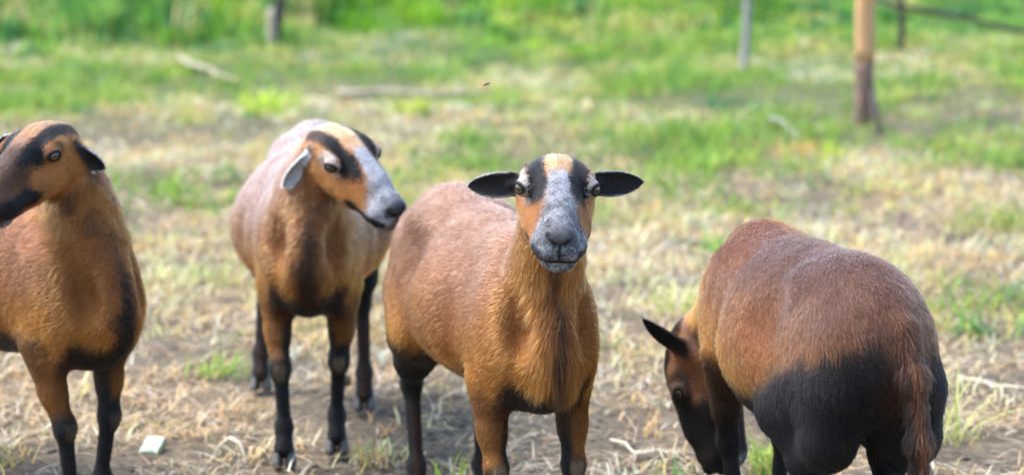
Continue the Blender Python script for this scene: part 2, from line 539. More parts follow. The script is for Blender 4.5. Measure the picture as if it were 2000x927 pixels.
def grad(prims, p, e=0.0012):
    g = np.empty_like(p)
    for a in range(3):
        o = np.zeros(3, f32); o[a] = e
        g[:, a] = sdf(prims, p + o) - sdf(prims, p - o)
    return g / (np.linalg.norm(g, axis=1, keepdims=True) + 1e-9)

# ------------------------------------------------------------------ sheep anatomy
def unit(v):
    v = np.array(v, float); return v / np.linalg.norm(v)

def frame(fwd, up):
    x = unit(fwd); u = np.array(up, float); z = unit(u - x * (u @ x)); y = np.cross(z, x)
    return np.stack([x, y, z], 1)                 # columns: forward, left, up

def bez(a, b, c, d, t):
    return a * (1 - t) ** 3 + 3 * b * t * (1 - t) ** 2 + 3 * c * t * t * (1 - t) + d * t ** 3

EYE = np.array([0.079, 0.0575, -0.004]); EYE_OUT = unit([0.50, 0.86, 0.08])

def head_prims(H, h0, ears, hs=1.0):
    """H 3x3, h0 origin in body space. Local: x to the nose, y left, z to the crown."""
    T = lambda q: h0 + H @ (np.array(q, float) * hs)
    P = []
    def E(c, r, k=0.02, R=None, cut=False, g='head'):
        P.append(Ell(T(c), np.array(r) * hs, k * hs, H if R is None else H @ R, g, cut))
    def C(a, b, r1, r2, k=0.02, cut=False, g='head'):
        P.append(Cone(T(a), T(b), r1 * hs, r2 * hs, k * hs, g, cut))
    E((0.012, 0, -0.016), (0.072, 0.057, 0.050), 0.03)
    E((0.045, 0, 0.002), (0.056, 0.062, 0.034), 0.02)
    C((0.05, 0, -0.016), (0.212, 0, -0.040), 0.048, 0.028, 0.02)
    C((0.10, 0, -0.006), (0.16, 0, -0.020), 0.034, 0.030, 0.025)
    for s in (1, -1):
        C((0.022, s * 0.028, -0.052), (0.120, s * 0.025, -0.068), 0.040, 0.032, 0.025)
        C((0.115, s * 0.024, -0.05), (0.200, s * 0.021, -0.068), 0.029, 0.028, 0.02)
        E((0.064, s * 0.051, 0.010), (0.028, 0.013, 0.012), 0.014)
    C((0.03, 0, -0.078), (0.200, 0, -0.098), 0.028, 0.018, 0.02)
    E((0.214, 0, -0.098), (0.023, 0.029, 0.016), 0.012)
    E((0.220, 0, -0.062), (0.030, 0.044, 0.032), 0.014)
    E((0.240, 0, -0.040), (0.014, 0.025, 0.015), 0.010)
    for s in (1, -1):
        E((0.234, s * 0.017, -0.072), (0.018, 0.022, 0.017), 0.007)
        # eyelids, then the opening for the eyeball
        e = EYE * [1, s, 1]; o = EYE_OUT * [1, s, 1]
        R = frame(o, (0.12, 0, 1))
        E(e + o * 0.002, (0.0165, 0.0180, 0.0160), 0.010, R)
        E(e + o * 0.017 - R[:, 2] * 0.001, (0.013, 0.0115, 0.0062), 0.003, R, cut=True)
        # nostril and mouth line
        C((0.258, s * 0.006, -0.053), (0.248, s * 0.021, -0.040), 0.0030, 0.0062, 0.004, cut=True)
        m = [(0.256, 0.000, -0.0865), (0.247, s * 0.019, -0.0885), (0.224, s * 0.037, -0.090), (0.188, s * 0.045, -0.085), (0.150, s * 0.050, -0.075)]
        for a, b in zip(m[:-1], m[1:]):
            C(a, b, 0.0030, 0.0026, 0.003, cut=True)
    C((0.259, 0, -0.055), (0.257, 0, -0.083), 0.0028, 0.0028, 0.003, cut=True)
    ear_objs = []
    for s, (u, w, L, W, droop) in zip((1, -1), ears):
        base = np.array([0.000, s * 0.050, -0.016])
        tip = base + unit(u) * 0.028
        C(base, tip, 0.017, 0.011, 0.014, g='ear')
        e = Ear(T(base + unit(u) * 0.012), H @ unit(u), H @ unit(w), L, W, 0.0032, 0.62, 0.010, 'ear', droop)
        P.append(e); ear_objs.append(e)
    return P, ear_objs

def body_prims(hoof, neck, fat=1.0, tail=None, thigh=1.0, arch=0.0, wide=1.0, sag=0.0):
    """hoof: FL FR HL HR ground points in body space (x forward, y left)."""
    P = []
    E = lambda c, r, k=0.06, g='torso', R=None: P.append(Ell(c, r, k, R, g))
    C = lambda a, b, r1, r2, k=0.03, g='torso': P.append(Cone(a, b, r1, r2, k, g))
    E((-0.03, 0, 0.475), (0.33, 0.132 * fat, 0.155))
    E((-0.07, 0, 0.452 - sag), (0.25, 0.152 * fat, 0.122))
    E((0.185, 0, 0.472), (0.160, 0.092 * wide, 0.158))
    E((0.270, 0, 0.428), (0.078, 0.068 * wide, 0.096))
    E((-0.275, 0, 0.490), (0.165, 0.112 * wide, 0.150))
    E((-0.36, 0, 0.505), (0.095, 0.080 * wide, 0.105), 0.05)
    C((0.17, 0, 0.568 + arch), (-0.30, 0, 0.590), 0.045, 0.045, 0.06)       # spine
    C((0.19, 0, 0.580 + arch), (0.10, 0, 0.592 + arch), 0.038, 0.032, 0.04)
    for s in (1, -1):
        E((0.266, s * 0.068 * wide, 0.435), (0.030, 0.022, 0.042), 0.025)                 # point of the shoulder
        P.append(Ell((0.300, s * 0.062, 0.505), (0.030, 0.024, 0.075), 0.03, frame((1, 0, 0.5), (-0.5, 0, 1)), 'torso', True))   # groove of the neck
        E((-0.225, s * 0.068, 0.590), (0.050, 0.026, 0.024), 0.045)                       # hip bone
        E((0.135, s * 0.050, 0.585 + arch), (0.060, 0.020, 0.030), 0.04)                  # shoulder blade
        P.append(Ell((-0.165, s * (0.150 * fat + 0.030), 0.545), (0.060, 0.055, 0.060), 0.06, None, 'torso', True))   # flank hollow
        P.append(Ell((0.085, s * (0.150 * fat + 0.035), 0.46), (0.028, 0.050, 0.120), 0.05, None, 'torso', True))     # behind the shoulder
    for i, s in ((0, 1), (1, -1)):
        h = np.array([*hoof[i], 0.0]); el = np.array([0.185, s * 0.082 * wide ** 0.5, 0.350])
        kn = np.array([0, 0, 0.205]) + np.array([1, 1, 0]) * (h * 0.66 + el * 0.34) + np.array([0.006, 0, 0])
        ft = h + np.array([-0.014, 0, 0.078]); co = h + np.array([0.006, 0, 0.036])
        g = 'fleg'
        E((0.200, s * 0.072 * wide, 0.435), (0.080, 0.040, 0.130), 0.04, 'torso', frame((1, 0, 0.0), (-0.25, 0, 1)))
        C(el + [0, 0, 0.02], el * 0.45 + kn * 0.55, 0.039, 0.0255, 0.025, g)
        C(el * 0.5 + kn * 0.5, kn, 0.0265, 0.0190, 0.015, g)
        E(kn + [0.004, 0, 0], (0.0225, 0.0215, 0.030), 0.012, g)
        C(kn, ft + [0, 0, 0.02], 0.0168, 0.0138, 0.012, g)
        E(ft, (0.0205, 0.0195, 0.022), 0.012, g)
        C(ft, co, 0.0165, 0.020, 0.01, g)
        C(ft + [-0.014, 0.010, -0.004], ft + [-0.02, 0.011, -0.014], 0.007, 0.006, 0.006, g)
        C(ft + [-0.014, -0.010, -0.004], ft + [-0.02, -0.011, -0.014], 0.007, 0.006, 0.006, g)
    for i, s in ((2, 1), (3, -1)):
        h = np.array([*hoof[i], 0.0]); st = np.array([-0.205, s * 0.100, 0.375])
        hk = np.array([h[0] - 0.045, h[1] * 0.85 + st[1] * 0.12, 0.240])
        ft = h + np.array([-0.012, 0, 0.080]); co = h + np.array([0.008, 0, 0.036])
        g = 'hleg'
        E((-0.295, s * 0.070 * wide, 0.440), (0.115 * thigh, 0.052, 0.150), 0.045, 'thigh', frame((1, 0, 0.15), (-0.15, 0, 1)))
        C((-0.29, s * 0.080 * wide, 0.42), st, 0.062, 0.052, 0.04, 'thigh')
        C((-0.36, s * 0.072, 0.43), (-0.345, s * 0.080, 0.34), 0.054, 0.042, 0.035, 'thigh')
        mid = st * 0.42 + hk * 0.58 + [-0.012, 0, 0.0]
        C(st + [-0.035, 0, -0.012], mid, 0.052, 0.034, 0.03, g)
        C((-0.352, s * 0.082, 0.345), mid + [-0.012, 0, 0], 0.040, 0.028, 0.025, g)
        C(mid, hk, 0.028, 0.0190, 0.02, g)
        E(hk + [-0.006, 0, 0.006], (0.026, 0.0185, 0.033), 0.014, g)
        C(hk, ft + [0, 0, 0.02], 0.0168, 0.0138, 0.012, g)
        E(ft, (0.0205, 0.0190, 0.022), 0.012, g)
        C(ft, co, 0.0165, 0.020, 0.01, g)
        C(ft + [-0.014, 0.010, -0.004], ft + [-0.02, 0.011, -0.014], 0.007, 0.006, 0.006, g)
        C(ft + [-0.014, -0.010, -0.004], ft + [-0.02, -0.011, -0.014], 0.007, 0.006, 0.006, g)
    # neck: crest and throat
    pts, rad = neck
    for j in range(len(pts) - 1):
        C(pts[j], pts[j + 1], rad[j], rad[j + 1], 0.035 if j < 2 else 0.025, 'neck')
    tl = tail or [(-0.435, 0, 0.575), (-0.475, 0.0, 0.50), (-0.485, 0.0, 0.40), (-0.48, 0.0, 0.27)]
    tr = [0.024, 0.021, 0.018, 0.008]
    for j in range(len(tl) - 1):
        C(tl[j], tl[j + 1], tr[j], tr[j + 1], 0.018, 'tail')
    return P

BROWN = np.array([0.265, 0.094, 0.013]); DARK = np.array([0.040, 0.013, 0.007])
PALE = np.array([0.42, 0.265, 0.20]); BLACK = np.array([0.0045, 0.0043, 0.005]); GREY = np.array([0.36, 0.36, 0.38]); WHITE = np.array([0.74, 0.73, 0.72])

def coat_colour(S, p, n, r, jit):
    """fur colour of sheep spec S at body-space points p with normals n; jit in [0,1] per hair"""
    st = S['style']
    X, Y, Z = p.T; aY = np.abs(Y)
    nz_ = (fbm(p, 9, 7) - 0.5); nf = (fbm(p, 26, 9) - 0.5) + r.normal(0, 0.20, len(p))
    grp = {}
    for q in S['prims']:
        if q.cut: continue
        lo, hi = q.box()
        i = np.nonzero(((p > lo - 0.06) & (p < hi + 0.06)).all(1))[0]
        d = np.full(len(p), 0.2, f32)
        if len(i): d[i] = q.d(p[i].astype(f32))
        grp[q.g] = np.minimum(grp.get(q.g, 1), d)
    w = lambda g, s=0.012: 1 / (1 + np.exp(np.clip((grp[g] - np.min([grp[k] for k in grp if k != g], 0)) / s, -30, 30)))
    c = np.repeat(BROWN[None], len(p), 0)
    # back: bleached coat tone, with sky sheen put into the colour
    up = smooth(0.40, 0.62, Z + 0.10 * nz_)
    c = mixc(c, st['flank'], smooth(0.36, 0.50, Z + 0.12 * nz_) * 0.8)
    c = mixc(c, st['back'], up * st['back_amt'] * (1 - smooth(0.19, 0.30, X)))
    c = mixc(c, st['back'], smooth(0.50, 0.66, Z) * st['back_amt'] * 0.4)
    if st.get('hollowshade'):  # shade of the hollow behind the ribs, put into the coat colour
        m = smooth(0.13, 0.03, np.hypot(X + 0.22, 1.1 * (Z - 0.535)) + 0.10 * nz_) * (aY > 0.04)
        c = mixc(c, DARK * 1.3, m * st['hollowshade'])
    if st.get('topred'):
        c = mixc(c, np.array([0.120, 0.034, 0.010]), smooth(0.0, 0.14, X + 0.1 * nz_) * smooth(0.5, 0.62, Z) * 0.9)
    # black belly, brisket, throat line
    bel = smooth(st['belly_z'] + 0.022, st['belly_z'] - 0.012, Z + 0.03 * nz_ + 0.02 * nf - st.get('belly_slope', 0) * (X + 0.05)) * (1 - w('neck', 0.02))
    bel = bel * smooth(0.27, 0.20, X)
    c = mixc(c, BLACK, bel)
    bris = smooth(0.012, -0.012, Z - st.get('bris_z', 0.362) - 0.35 * aY + 0.03 * nz_) * smooth(0.10, 0.14, X) * smooth(0.092, 0.076, aY + 0.02 * nf)
    c = mixc(c, BLACK, bris * st['brisket'])
    # the dark slit down the breast
    c = mixc(c, BLACK * 1.3, smooth(0.013, 0.003, (np.abs(Y + 0.03 * nz_) + 0.03 * nf) / (0.6 + st.get('slit_w', 2.6) * smooth(0.56, 0.40, Z))) * smooth(0.22, 0.27, X) * smooth(0.3, 0.6, n[:, 0]) * st.get('slit', 0.85))
    if st.get('rumpblack'):
        c = mixc(c, BLACK, smooth(0.014, -0.014, Z - 0.525 + 0.46 * (X + 0.40) + 0.10 * nz_ + 0.05 * nf) * smooth(-0.10, -0.16, X + 0.05 * nz_))
    # hind legs
    th = np.maximum(w('thigh', 0.02), w('hleg', 0.02))
    c = mixc(c, BLACK, th * smooth(st['thigh_z'] + 0.035, st['thigh_z'] - 0.03, Z + 0.06 * nz_ + 0.35 * np.maximum(X + 0.30, 0) - st.get('thigh_rear', 0) * smooth(-0.30, -0.42, X)))
    hl = w('hleg', 0.01)
    c = mixc(c, BLACK, hl * smooth(0.40, 0.34, Z + 0.05 * nz_))
    c = mixc(c, DARK * 1.5, hl * smooth(0.24, 0.18, Z) * smooth(0.7, 0.9, n[:, 0]) * 0.4)
    # front legs: brown above the knee outside, black inside and below, pale knee
    fl = w('fleg', 0.012)
    ins = smooth(0.15, 0.65, -np.sign(Y) * n[:, 1] + 0.3 * nf) * smooth(0.37, 0.34, Z) * st.get('inner', 1)
    low = smooth(st['knee_z'] + 0.015, st['knee_z'] - 0.012, Z + 0.04 * nz_)
    c = mixc(c, np.clip(BROWN * 1.05, 0, 1), fl * smooth(0.4, 0.36, Z) * 0.5)
    if st.get('legblack'): ins = np.maximum(ins, st['legblack'] * smooth(0.75, 0.45, n[:, 0]) * smooth(0.40, 0.36, Z))
    c = mixc(c, BLACK, fl * np.maximum(ins, low))
    kn = fl * smooth(0.026, 0.012, np.abs(Z - 0.197)) * smooth(0.70, 0.92, n[:, 0])
    c = mixc(c, np.array([0.20, 0.14, 0.09]), kn * st.get('knee', 0.5))
    # tail
    tw = w('tail', 0.012)
    c = mixc(c, np.where((r.uniform(0, 1, len(p)) < 0.6)[:, None], np.array([0.15, 0.055, 0.024]), DARK), tw * smooth(0.20, 0.33, Z) * smooth(0.5, -0.2, n[:, 0]))
    c = mixc(c, BLACK, tw * np.maximum(smooth(0.33, 0.27, Z), smooth(0.25, 0.7, np.abs(n[:, 1])) * 0.9))
    # neck: a black line down the throat
    nw = np.maximum(w('neck', 0.02), 0)
    pts = np.array(S['neckpts']); best = np.full(len(p), 9.0); side = np.zeros(len(p)); frontness = np.zeros(len(p)); prog = np.zeros(len(p))
    for j in range(len(pts) - 1):
        a, b = pts[j], pts[j + 1]; ba = b - a
        t = np.clip(((p - a) @ ba) / (ba @ ba), 0, 1); q = p - a - t[:, None] * ba
        L = np.linalg.norm(q, axis=1); u = best > L
        fr = S['neckdown'][j] * 0.5 + S['neckdown'][j + 1] * 0.5
        fr = unit(fr - unit(ba) * (fr @ unit(ba)))
        sd_ = np.cross(unit(ba), fr)
        best = np.where(u, L, best); frontness = np.where(u, (q @ fr) / (L + 1e-6), frontness)
        side = np.where(u, np.abs(q @ sd_) / (L + 1e-6), side); prog = np.where(u, (j + t) / (len(pts) - 1), prog)
    thr = smooth(st.get('throat_w', 0.30), st.get('throat_w', 0.30) * 0.45, side + 0.5 * nf) * (frontness > 0) * (nw > 0.2)
    c = mixc(c, np.array([0.29, 0.108, 0.015]), nw * smooth(-0.1, 0.7, frontness) * 0.75)
    c = mixc(c, BLACK * 1.2, thr * nw * st.get('throat', 0.9))
    # head
    hw_ = np.maximum(w('head', 0.008), 0)
    q = (p - S['h0']) @ S['H'] / S['hs']
    x, y, z = q.T; ay = np.abs(y)
    hc = np.repeat(st['cheek'][None], len(p), 0) * (0.65 + 0.8 * fbm(q, 40, 8, 3))[:, None]
    ntop = (n @ S['H'])[:, 2]
    jn = nf * 0.02
    # grey blaze widening to the nose
    blaze = smooth(st['blaze0'], st['blaze0'] + 0.03, x + jn) * smooth(0.006, -0.006, ay - 0.019 - 0.13 * np.maximum(x - 0.09, 0) + jn) * smooth(-0.06, -0.03, z + 0.2 * (x - 0.12))
    pp = np.clip(st['pepper'] - 0.25 * smooth(0.16, 0.08, x) + 0.5 * smooth(0.10, 0.24, x) * st.get('nosedark', 0.5) + 1.1 * (fbm(q, 70, 5, 3) - 0.5) + 0.3 * nf, 0.02, 0.95)
    pep = np.where((jit < pp)[:, None], BLACK * 4, np.where((jit < 0.5 + 0.5 * pp)[:, None], GREY, WHITE))
    if S.get('skinpass'): pep = (BLACK * 4)[None] * (pp[:, None]) + GREY[None] * 0.9 * (1 - pp[:, None]) + (jit - 0.5)[:, None] * 0.16
    muz = smooth(0.176, 0.206, x + jn - 0.25 * np.maximum(ay - 0.03, 0) - 0.3 * np.maximum(-0.06 - z, 0))
    g = np.maximum(blaze, muz)
    hc = hc * (1 - g[:, None] * st['grey']) + pep * (g * st['grey'])[:, None]
    hc = mixc(hc, st['forehead'], smooth(0.105, 0.075, x + jn) * smooth(0.042, 0.03, ay + jn) * smooth(-0.01, 0.015, z))
    # pale ring round the eye
    e = np.linalg.norm((np.c_[x, ay, z] - EYE) * [0.75, 0.6, 1.0], axis=1)
    hc = mixc(hc, st['eyering'], smooth(0.034, 0.020, e + jn * 1.5 + 0.25 * np.maximum(EYE[2] - z - 0.004, 0)) * (0.35 + 0.5 * (jit > 0.35)))
    # black stripe from the poll over the brow towards the nose
    cl = 0.0380 - 0.09 * np.maximum(x - 0.07, 0) - 0.04 * np.maximum(0.02 - x, 0)
    wd = 0.0150 * smooth(0.190, 0.100, x) + 0.0005
    hc = mixc(hc, BLACK, smooth(0.0025, -0.0025, np.abs(ay - cl) - wd + jn * 0.7) * smooth(-0.010, 0.002, z + 0.42 * np.maximum(x - 0.055, 0)) * smooth(-0.07, -0.04, x) * smooth(0.180, 0.150, x + jn))
    o_ = (np.c_[x, ay, z] - EYE)
    lid = np.linalg.norm((o_ - np.outer(o_ @ EYE_OUT, EYE_OUT)) * [0.85, 0.85, 1.25], axis=1)
    hc = mixc(hc, BLACK * 1.5, smooth(0.0165, 0.0135, lid) * (ay > 0.045))
    # nose, lips, jaw
    hc = mixc(hc, np.array([0.06, 0.06, 0.065]), smooth(0.228, 0.242, x) * smooth(-0.062, -0.054, z) * smooth(0.034, 0.026, ay) * st.get('nosepad', 0.6))
    na, nb = np.array([0.254, 0.007, -0.054]), np.array([0.247, 0.022, -0.042]); nq = np.c_[x, ay, z] - na; nt_ = np.clip(nq @ (nb - na) / ((nb - na) @ (nb - na)), 0, 1)
    hc = mixc(hc, BLACK, smooth(0.0058, 0.0032, np.linalg.norm(nq - nt_[:, None] * (nb - na), axis=1)))
    hc = mixc(hc, BLACK, smooth(0.0035, 0.001, np.abs(y)) * smooth(0.235, 0.247, x) * (z < -0.050))
    lip = smooth(0.018, 0.010, np.abs(z + 0.080)) * smooth(0.026, 0.036, ay) * smooth(0.17, 0.195, x)
    hc = mixc(hc, BLACK * 2, lip * 0.95 * (jit < 0.92))
    mouth_z = -0.088 + 0.34 * np.maximum(0.188 - x, 0)
    jaw = smooth(0.006, 0.0, np.abs(z - mouth_z + 0.012 * nf) - st['jaw_w'] * smooth(0.12, 0.18, x)) * smooth(0.118, 0.140, x) * smooth(0.026, 0.034, ay)
    hc = mixc(hc, BLACK, jaw)
    hc = mixc(hc, BLACK, smooth(0.0042, 0.0018, np.abs(z + 0.0872 + 0.05 * np.maximum(ay - 0.01, 0))) * smooth(0.195, 0.225, x))
    hc = mixc(hc, BLACK * 1.5, smooth(-0.098, -0.106, z) * smooth(0.04, 0.08, x) * smooth(0.21, 0.19, x) * smooth(0.034, 0.022, ay) * st.get('underjaw', 0.6))
    if st.get('blackface'):
        hc = mixc(hc, BLACK, st['blackface'] * smooth(st['bf_x'], st['bf_x'] + 0.03, x + jn + 0.9 * np.maximum(z + 0.05, 0) * st.get('bf_t', 0)))
    chin = smooth(0.205, 0.22, x) * smooth(-0.094, -0.1, z)
    hc = hc * (1 - chin[:, None]) + pep * chin[:, None] * 1.1
    c = mixc(c, hc, hw_)
    ew = w('ear', 0.004) * (grp['ear'] < 0.004)
    ec = np.repeat(BLACK[None], len(p), 0)
    for k, E_ in enumerate(S['ears']):
        a, b, cc = E_.uvw(p.astype(f32)); t = np.clip(a / E_.L, 0, 1)
        on = (a > -0.01) & (a < E_.L + 0.01) & (np.abs(b) < E_.W * 1.3) & (np.abs(cc) < 0.05)
        inner = (n @ E_.w) > 0.0
        back = np.where((jit < 0.4)[:, None], st['ear_back'] * 0.6, st['ear_back'])
        ins_ = np.repeat(st['ear_in'][None], len(p), 0)
        e2 = np.where(inner[:, None], ins_, back)
        rim = smooth(0.80, 0.97, np.abs(b) / E_.hw(t)) * smooth(0.1, 0.3, t)  # pale ear edge: backlit rim put into the colour
        e2 = mixc(e2, st['ear_rimlight'], rim * st.get('rim_amt', 0.6) * (jit > 0.35))
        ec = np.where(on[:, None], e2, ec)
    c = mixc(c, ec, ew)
    c = c * np.where(np.maximum(hw_, ew) > 0.5, 0.94, 0.84)[:, None]
    return np.clip(c, 0.002, 0.9), grp

def make_hoof(root, pos, yaw):
    """a cloven hoof: two claws and a coronet each, one mesh"""
    V, F = [], []
    prof = [(0.0, 1.0), (0.012, 0.98), (0.028, 0.86), (0.040, 0.70)]
    for s in (1, -1):
        b0 = len(V)
        for zz, sc in prof:
            for k in range(12):
                a = 2 * math.pi * k / 12
                px = math.cos(a) * (0.033 if math.cos(a) > 0 else 0.020)
                taper = 1 - 0.45 * max(math.cos(a), 0) ** 2
                py = math.sin(a) * 0.0125 * taper
                V.append((px * sc + 0.004 - zz * 0.35, py * sc + s * (0.0138 - zz * 0.05), zz))
        for l in range(len(prof) - 1):
            for k in range(12):
                F.append((b0 + l * 12 + k, b0 + l * 12 + (k + 1) % 12, b0 + (l + 1) * 12 + (k + 1) % 12, b0 + (l + 1) * 12 + k))
        F.append(tuple(b0 + 11 - k for k in range(12)))
        F.append(tuple(b0 + 36 + k for k in range(12)))
    c, s_ = math.cos(yaw), math.sin(yaw)
    V = [(pos[0] + c * x - s_ * y, pos[1] + s_ * x + c * y, pos[2] + z) for x, y, z in V]
    return mesh_obj('hoof', V, F, M_HOOF, root)

def ball(c, r, R, cap=None, rings=14, segs=20):
    """sphere, or its cap around R's x axis up to angle cap, as vertex and face lists"""
    V, F = [], []
    top = cap or math.pi
    for i in range(rings + 1):
        t = top * i / rings
        for k in range(segs):
            a = 2 * math.pi * k / segs
            V.append(c + R @ np.array([math.cos(t), math.sin(t) * math.cos(a), math.sin(t) * math.sin(a)]) * r)
    for i in range(rings):
        for k in range(segs):
            F.append((i * segs + k, i * segs + (k + 1) % segs, (i + 1) * segs + (k + 1) % segs, (i + 1) * segs + k))
    return V, F

def shape_sheep(S):
    hd = unit([*S['heading'], 0]); lf = np.array([-hd[1], hd[0], 0.0])
    Bm = np.stack([hd, lf, [0, 0, 1.0]], 1)
    fm = (np.array(S['hooves'][0]) + np.array(S['hooves'][1])) / 2
    org = np.array([*fm, 0.0]) - hd * S.get('reach', 0.225)
    loc = lambda p: (np.array(p, float) - org) @ Bm
    dirl = lambda v: np.array(v, float) @ Bm
    hoof = [loc([*h, 0])[:2] for h in S['hooves']]
    H = frame(dirl(S['head_fwd']), dirl(S['head_up'])); h0 = loc(S['head'])
    # neck curve
    a = np.array(S.get('neck0', (0.19, 0, 0.49))); d = h0 + H @ np.array([-0.002, 0, -0.040])
    b = a + np.array(S.get('neck_out', (0.10, 0, 0.06))); c = d - H @ np.array(S.get('neck_in', (0.07, 0, 0.06)))
    T = np.linspace(0, 1, 7)
    pts = [bez(a, b, c, d, t) for t in T]
    r0, r1 = S.get('neck_r', (0.086, 0.047))
    rad = [r0 + (r1 - r0) * t ** 0.75 for t in T]
    dn0, dn1 = np.array(S.get('throat0', (1.0, 0, -0.35))), -0.5 * H[:, 2] + 0.9 * H[:, 0]
    down = [unit(dn0 * (1 - t) + dn1 * t) for t in T]
    P = body_prims(hoof, (pts, rad), S.get('fat', 1.0), S.get('tail'), S.get('thigh', 1.0), S.get('arch', 0), S.get('wide', 1.0), S.get('sag', 0.0))
    hs = S.setdefault('hs', 1.0)
    HP, ears = head_prims(H, h0, S['ear_pose'], hs)
    P = P + HP
    S.update(prims=P, H=H, h0=h0, ears=ears, neckpts=pts, neckdown=down)
    hb = np.array([q.box() for q in HP])
    V, F, Nn = polygonise(P, hb[:, 0].min(0) - 0.01, hb[:, 1].max(0) + 0.01)
    r = np.random.default_rng(S['seed'])
    # loose folds and muscle relief
    rel = (fbm(V @ np.array([[0.8, 0, 0.3], [0, 0.9, 0], [0.55, 0, -0.35]]), 14, 6, 2) - 0.5) * 0.0045 + (fbm(V, 8, 16, 2) - 0.5) * 0.010
    tor = smooth(0.30, 0.42, V[:, 2]) * smooth(0.13, 0.2, np.linalg.norm((V - h0) @ H - [0.08, 0, -0.03], axis=1))
    V = V + Nn * (rel * tor)[:, None].astype(f32)
    S['skinpass'] = True
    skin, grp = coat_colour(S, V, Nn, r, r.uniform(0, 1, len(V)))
    S['skinpass'] = False
    # fur: strands rooted over the whole skin
    n = S.get('hairs', 200000)
    tri = np.concatenate([F[:, [0, 1, 2]], F[:, [0, 2, 3]]])
    A = np.linalg.norm(np.cross(V[tri[:, 1]] - V[tri[:, 0]], V[tri[:, 2]] - V[tri[:, 0]]), axis=1)
    qc = (V[tri[:, 0]] - h0) @ H
    near = np.linalg.norm(qc - [0.10, 0, -0.03], axis=1) < 0.18
    A = A * np.where(near, 3.0, 1.0)
    ti = np.searchsorted(np.cumsum(A) / A.sum(), r.uniform(0, 1, n))
    ti = np.minimum(ti, len(tri) - 1)
    u, v = r.uniform(0, 1, (2, n)); f = u + v > 1; u[f], v[f] = 1 - u[f], 1 - v[f]
    g3 = tri[ti]
    w3 = np.c_[1 - u - v, u, v][:, :, None]
    rp = (V[g3] * w3).sum(1); rn = (Nn[g3] * w3).sum(1); rn /= np.linalg.norm(rn, axis=1, keepdims=True) + 1e-9
    jit = r.uniform(0, 1, n)
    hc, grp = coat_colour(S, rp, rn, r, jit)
    q = (rp - h0) @ H / hs
    dist = np.stack([grp[k] for k in ('torso', 'thigh', 'neck', 'fleg', 'hleg', 'tail', 'head', 'ear')], 1)
    lab = dist.argmin(1)
    # flow of the coat
    flow = np.tile(np.array([-0.75, 0, -0.65]), (n, 1))
    flow[lab == 1] = (-0.4, 0, -0.9)
    flow[(lab == 3) | (lab == 4)] = (-0.1, 0, -1)
    flow[lab == 5] = (-0.05, 0, -1)
    flow[lab == 2] = unit((a - d) * 0.8 + np.array([0, 0, -0.35]))
    hv = -H[:, 0] * 0.9 + (np.sign(q[:, 1:2]) * H[:, 1]) * 0.35 - 0.25 * H[:, 2]
    flow[lab == 6] = hv[lab == 6]
    for k, E_ in enumerate(ears):
        m = (lab == 7) & ((q[:, 1] > 0) == (k == 0))
        flow[m] = E_.u
    flow = flow + 0.6 * np.c_[fbm(rp, 7, 3, 2) - 0.5, fbm(rp, 7, 13, 2) - 0.5, fbm(rp, 7, 23, 2) - 0.5] + 0.75 * np.c_[fbm(rp, 42, 33, 2) - 0.5, fbm(rp, 42, 43, 2) - 0.5, fbm(rp, 42, 53, 2) - 0.5] + r.normal(0, 0.15, (n, 3))
    tan = flow - rn * (flow * rn).sum(1)[:, None]
    tan /= np.linalg.norm(tan, axis=1, keepdims=True) + 1e-9
    Ln = np.choose(lab, [0.015, 0.015, 0.015, 0.009, 0.009, 0.022, 0.0095, 0.007]) * r.uniform(0.6, 1.25, n)
    front = smooth(0.08, 0.10, q[:, 0]); Ln = np.where(lab == 6, Ln * (1 - 0.5 * front), Ln)
    Ln = np.where((lab == 6) & (q[:, 0] > 0.225), 0.0022, Ln)
    ey = np.linalg.norm((np.c_[q[:, 0], np.abs(q[:, 1]), q[:, 2]] - EYE), axis=1)
    Ln = np.where(ey < 0.028, np.where(ey < 0.021, 0.0008, 0.003), Ln)
    if S.get('beard'):
        # longer hair down the throat and brisket, gathered in locks
        lock = fbm(rp, 30, 63, 2)
        bm = smooth(0.060, 0.025, np.abs(rp[:, 1]) + 0.04 * (lock - 0.5)) * smooth(0.20, 0.25, rp[:, 0]) * smooth(0.345, 0.40, rp[:, 2]) * smooth(0.66, 0.58, rp[:, 2]) * np.isin(lab, (0, 2)) * (rn[:, 0] > 0.1)
        Ln = Ln * (1 + 3.0 * bm * (0.35 + 0.65 * smooth(0.4, 0.6, lock)) * r.uniform(0.3, 1, n))
        side = np.c_[np.zeros(n), fbm(rp, 24, 73, 2) - 0.5, np.zeros(n)]
        tan = tan + bm[:, None] * (np.array([0.10, 0, -1.2]) + 1.6 * side); tan /= np.linalg.norm(tan, axis=1, keepdims=True)
    lift = np.choose(lab, [0.16, 0.16, 0.16, 0.14, 0.14, 0.20, 0.22, 0.16])[:, None] + r.uniform(0, 0.18, (n, 1))
    lift = lift + (r.uniform(0, 1, (n, 1)) < 0.06) * r.uniform(0.15, 0.6, (n, 1)) + 0.35 * (fbm(rp, 38, 83, 2)[:, None] - 0.45) * np.isin(lab, (0, 1, 2))[:, None]
    lift = np.maximum(lift, 0.05)
    Pp = np.empty((n, 4, 3), f32)
    for k, t in enumerate((0, 0.33, 0.67, 1.0)):
        Pp[:, k] = rp - rn * 0.0008 + (tan * t + rn * lift * (t - 0.45 * t * t)) * Ln[:, None]
    rad0 = np.choose(lab, [0.00035, 0.00035, 0.00034, 0.00030, 0.00030, 0.00036, 0.00026, 0.00022])
    rr = (rad0[:, None] * np.array([1.0, 0.9, 0.65, 0.12])).astype(f32)
    cc = np.ones((n, 4), f32)
    tone = np.exp(r.normal(-0.06, 0.42, (n, 1)))
    streak = 0.72 + 0.56 * fbm(rp, 34, 4, 3)[:, None]
    cc[:, :3] = np.clip(hc * tone * streak, 0.002, 0.9)
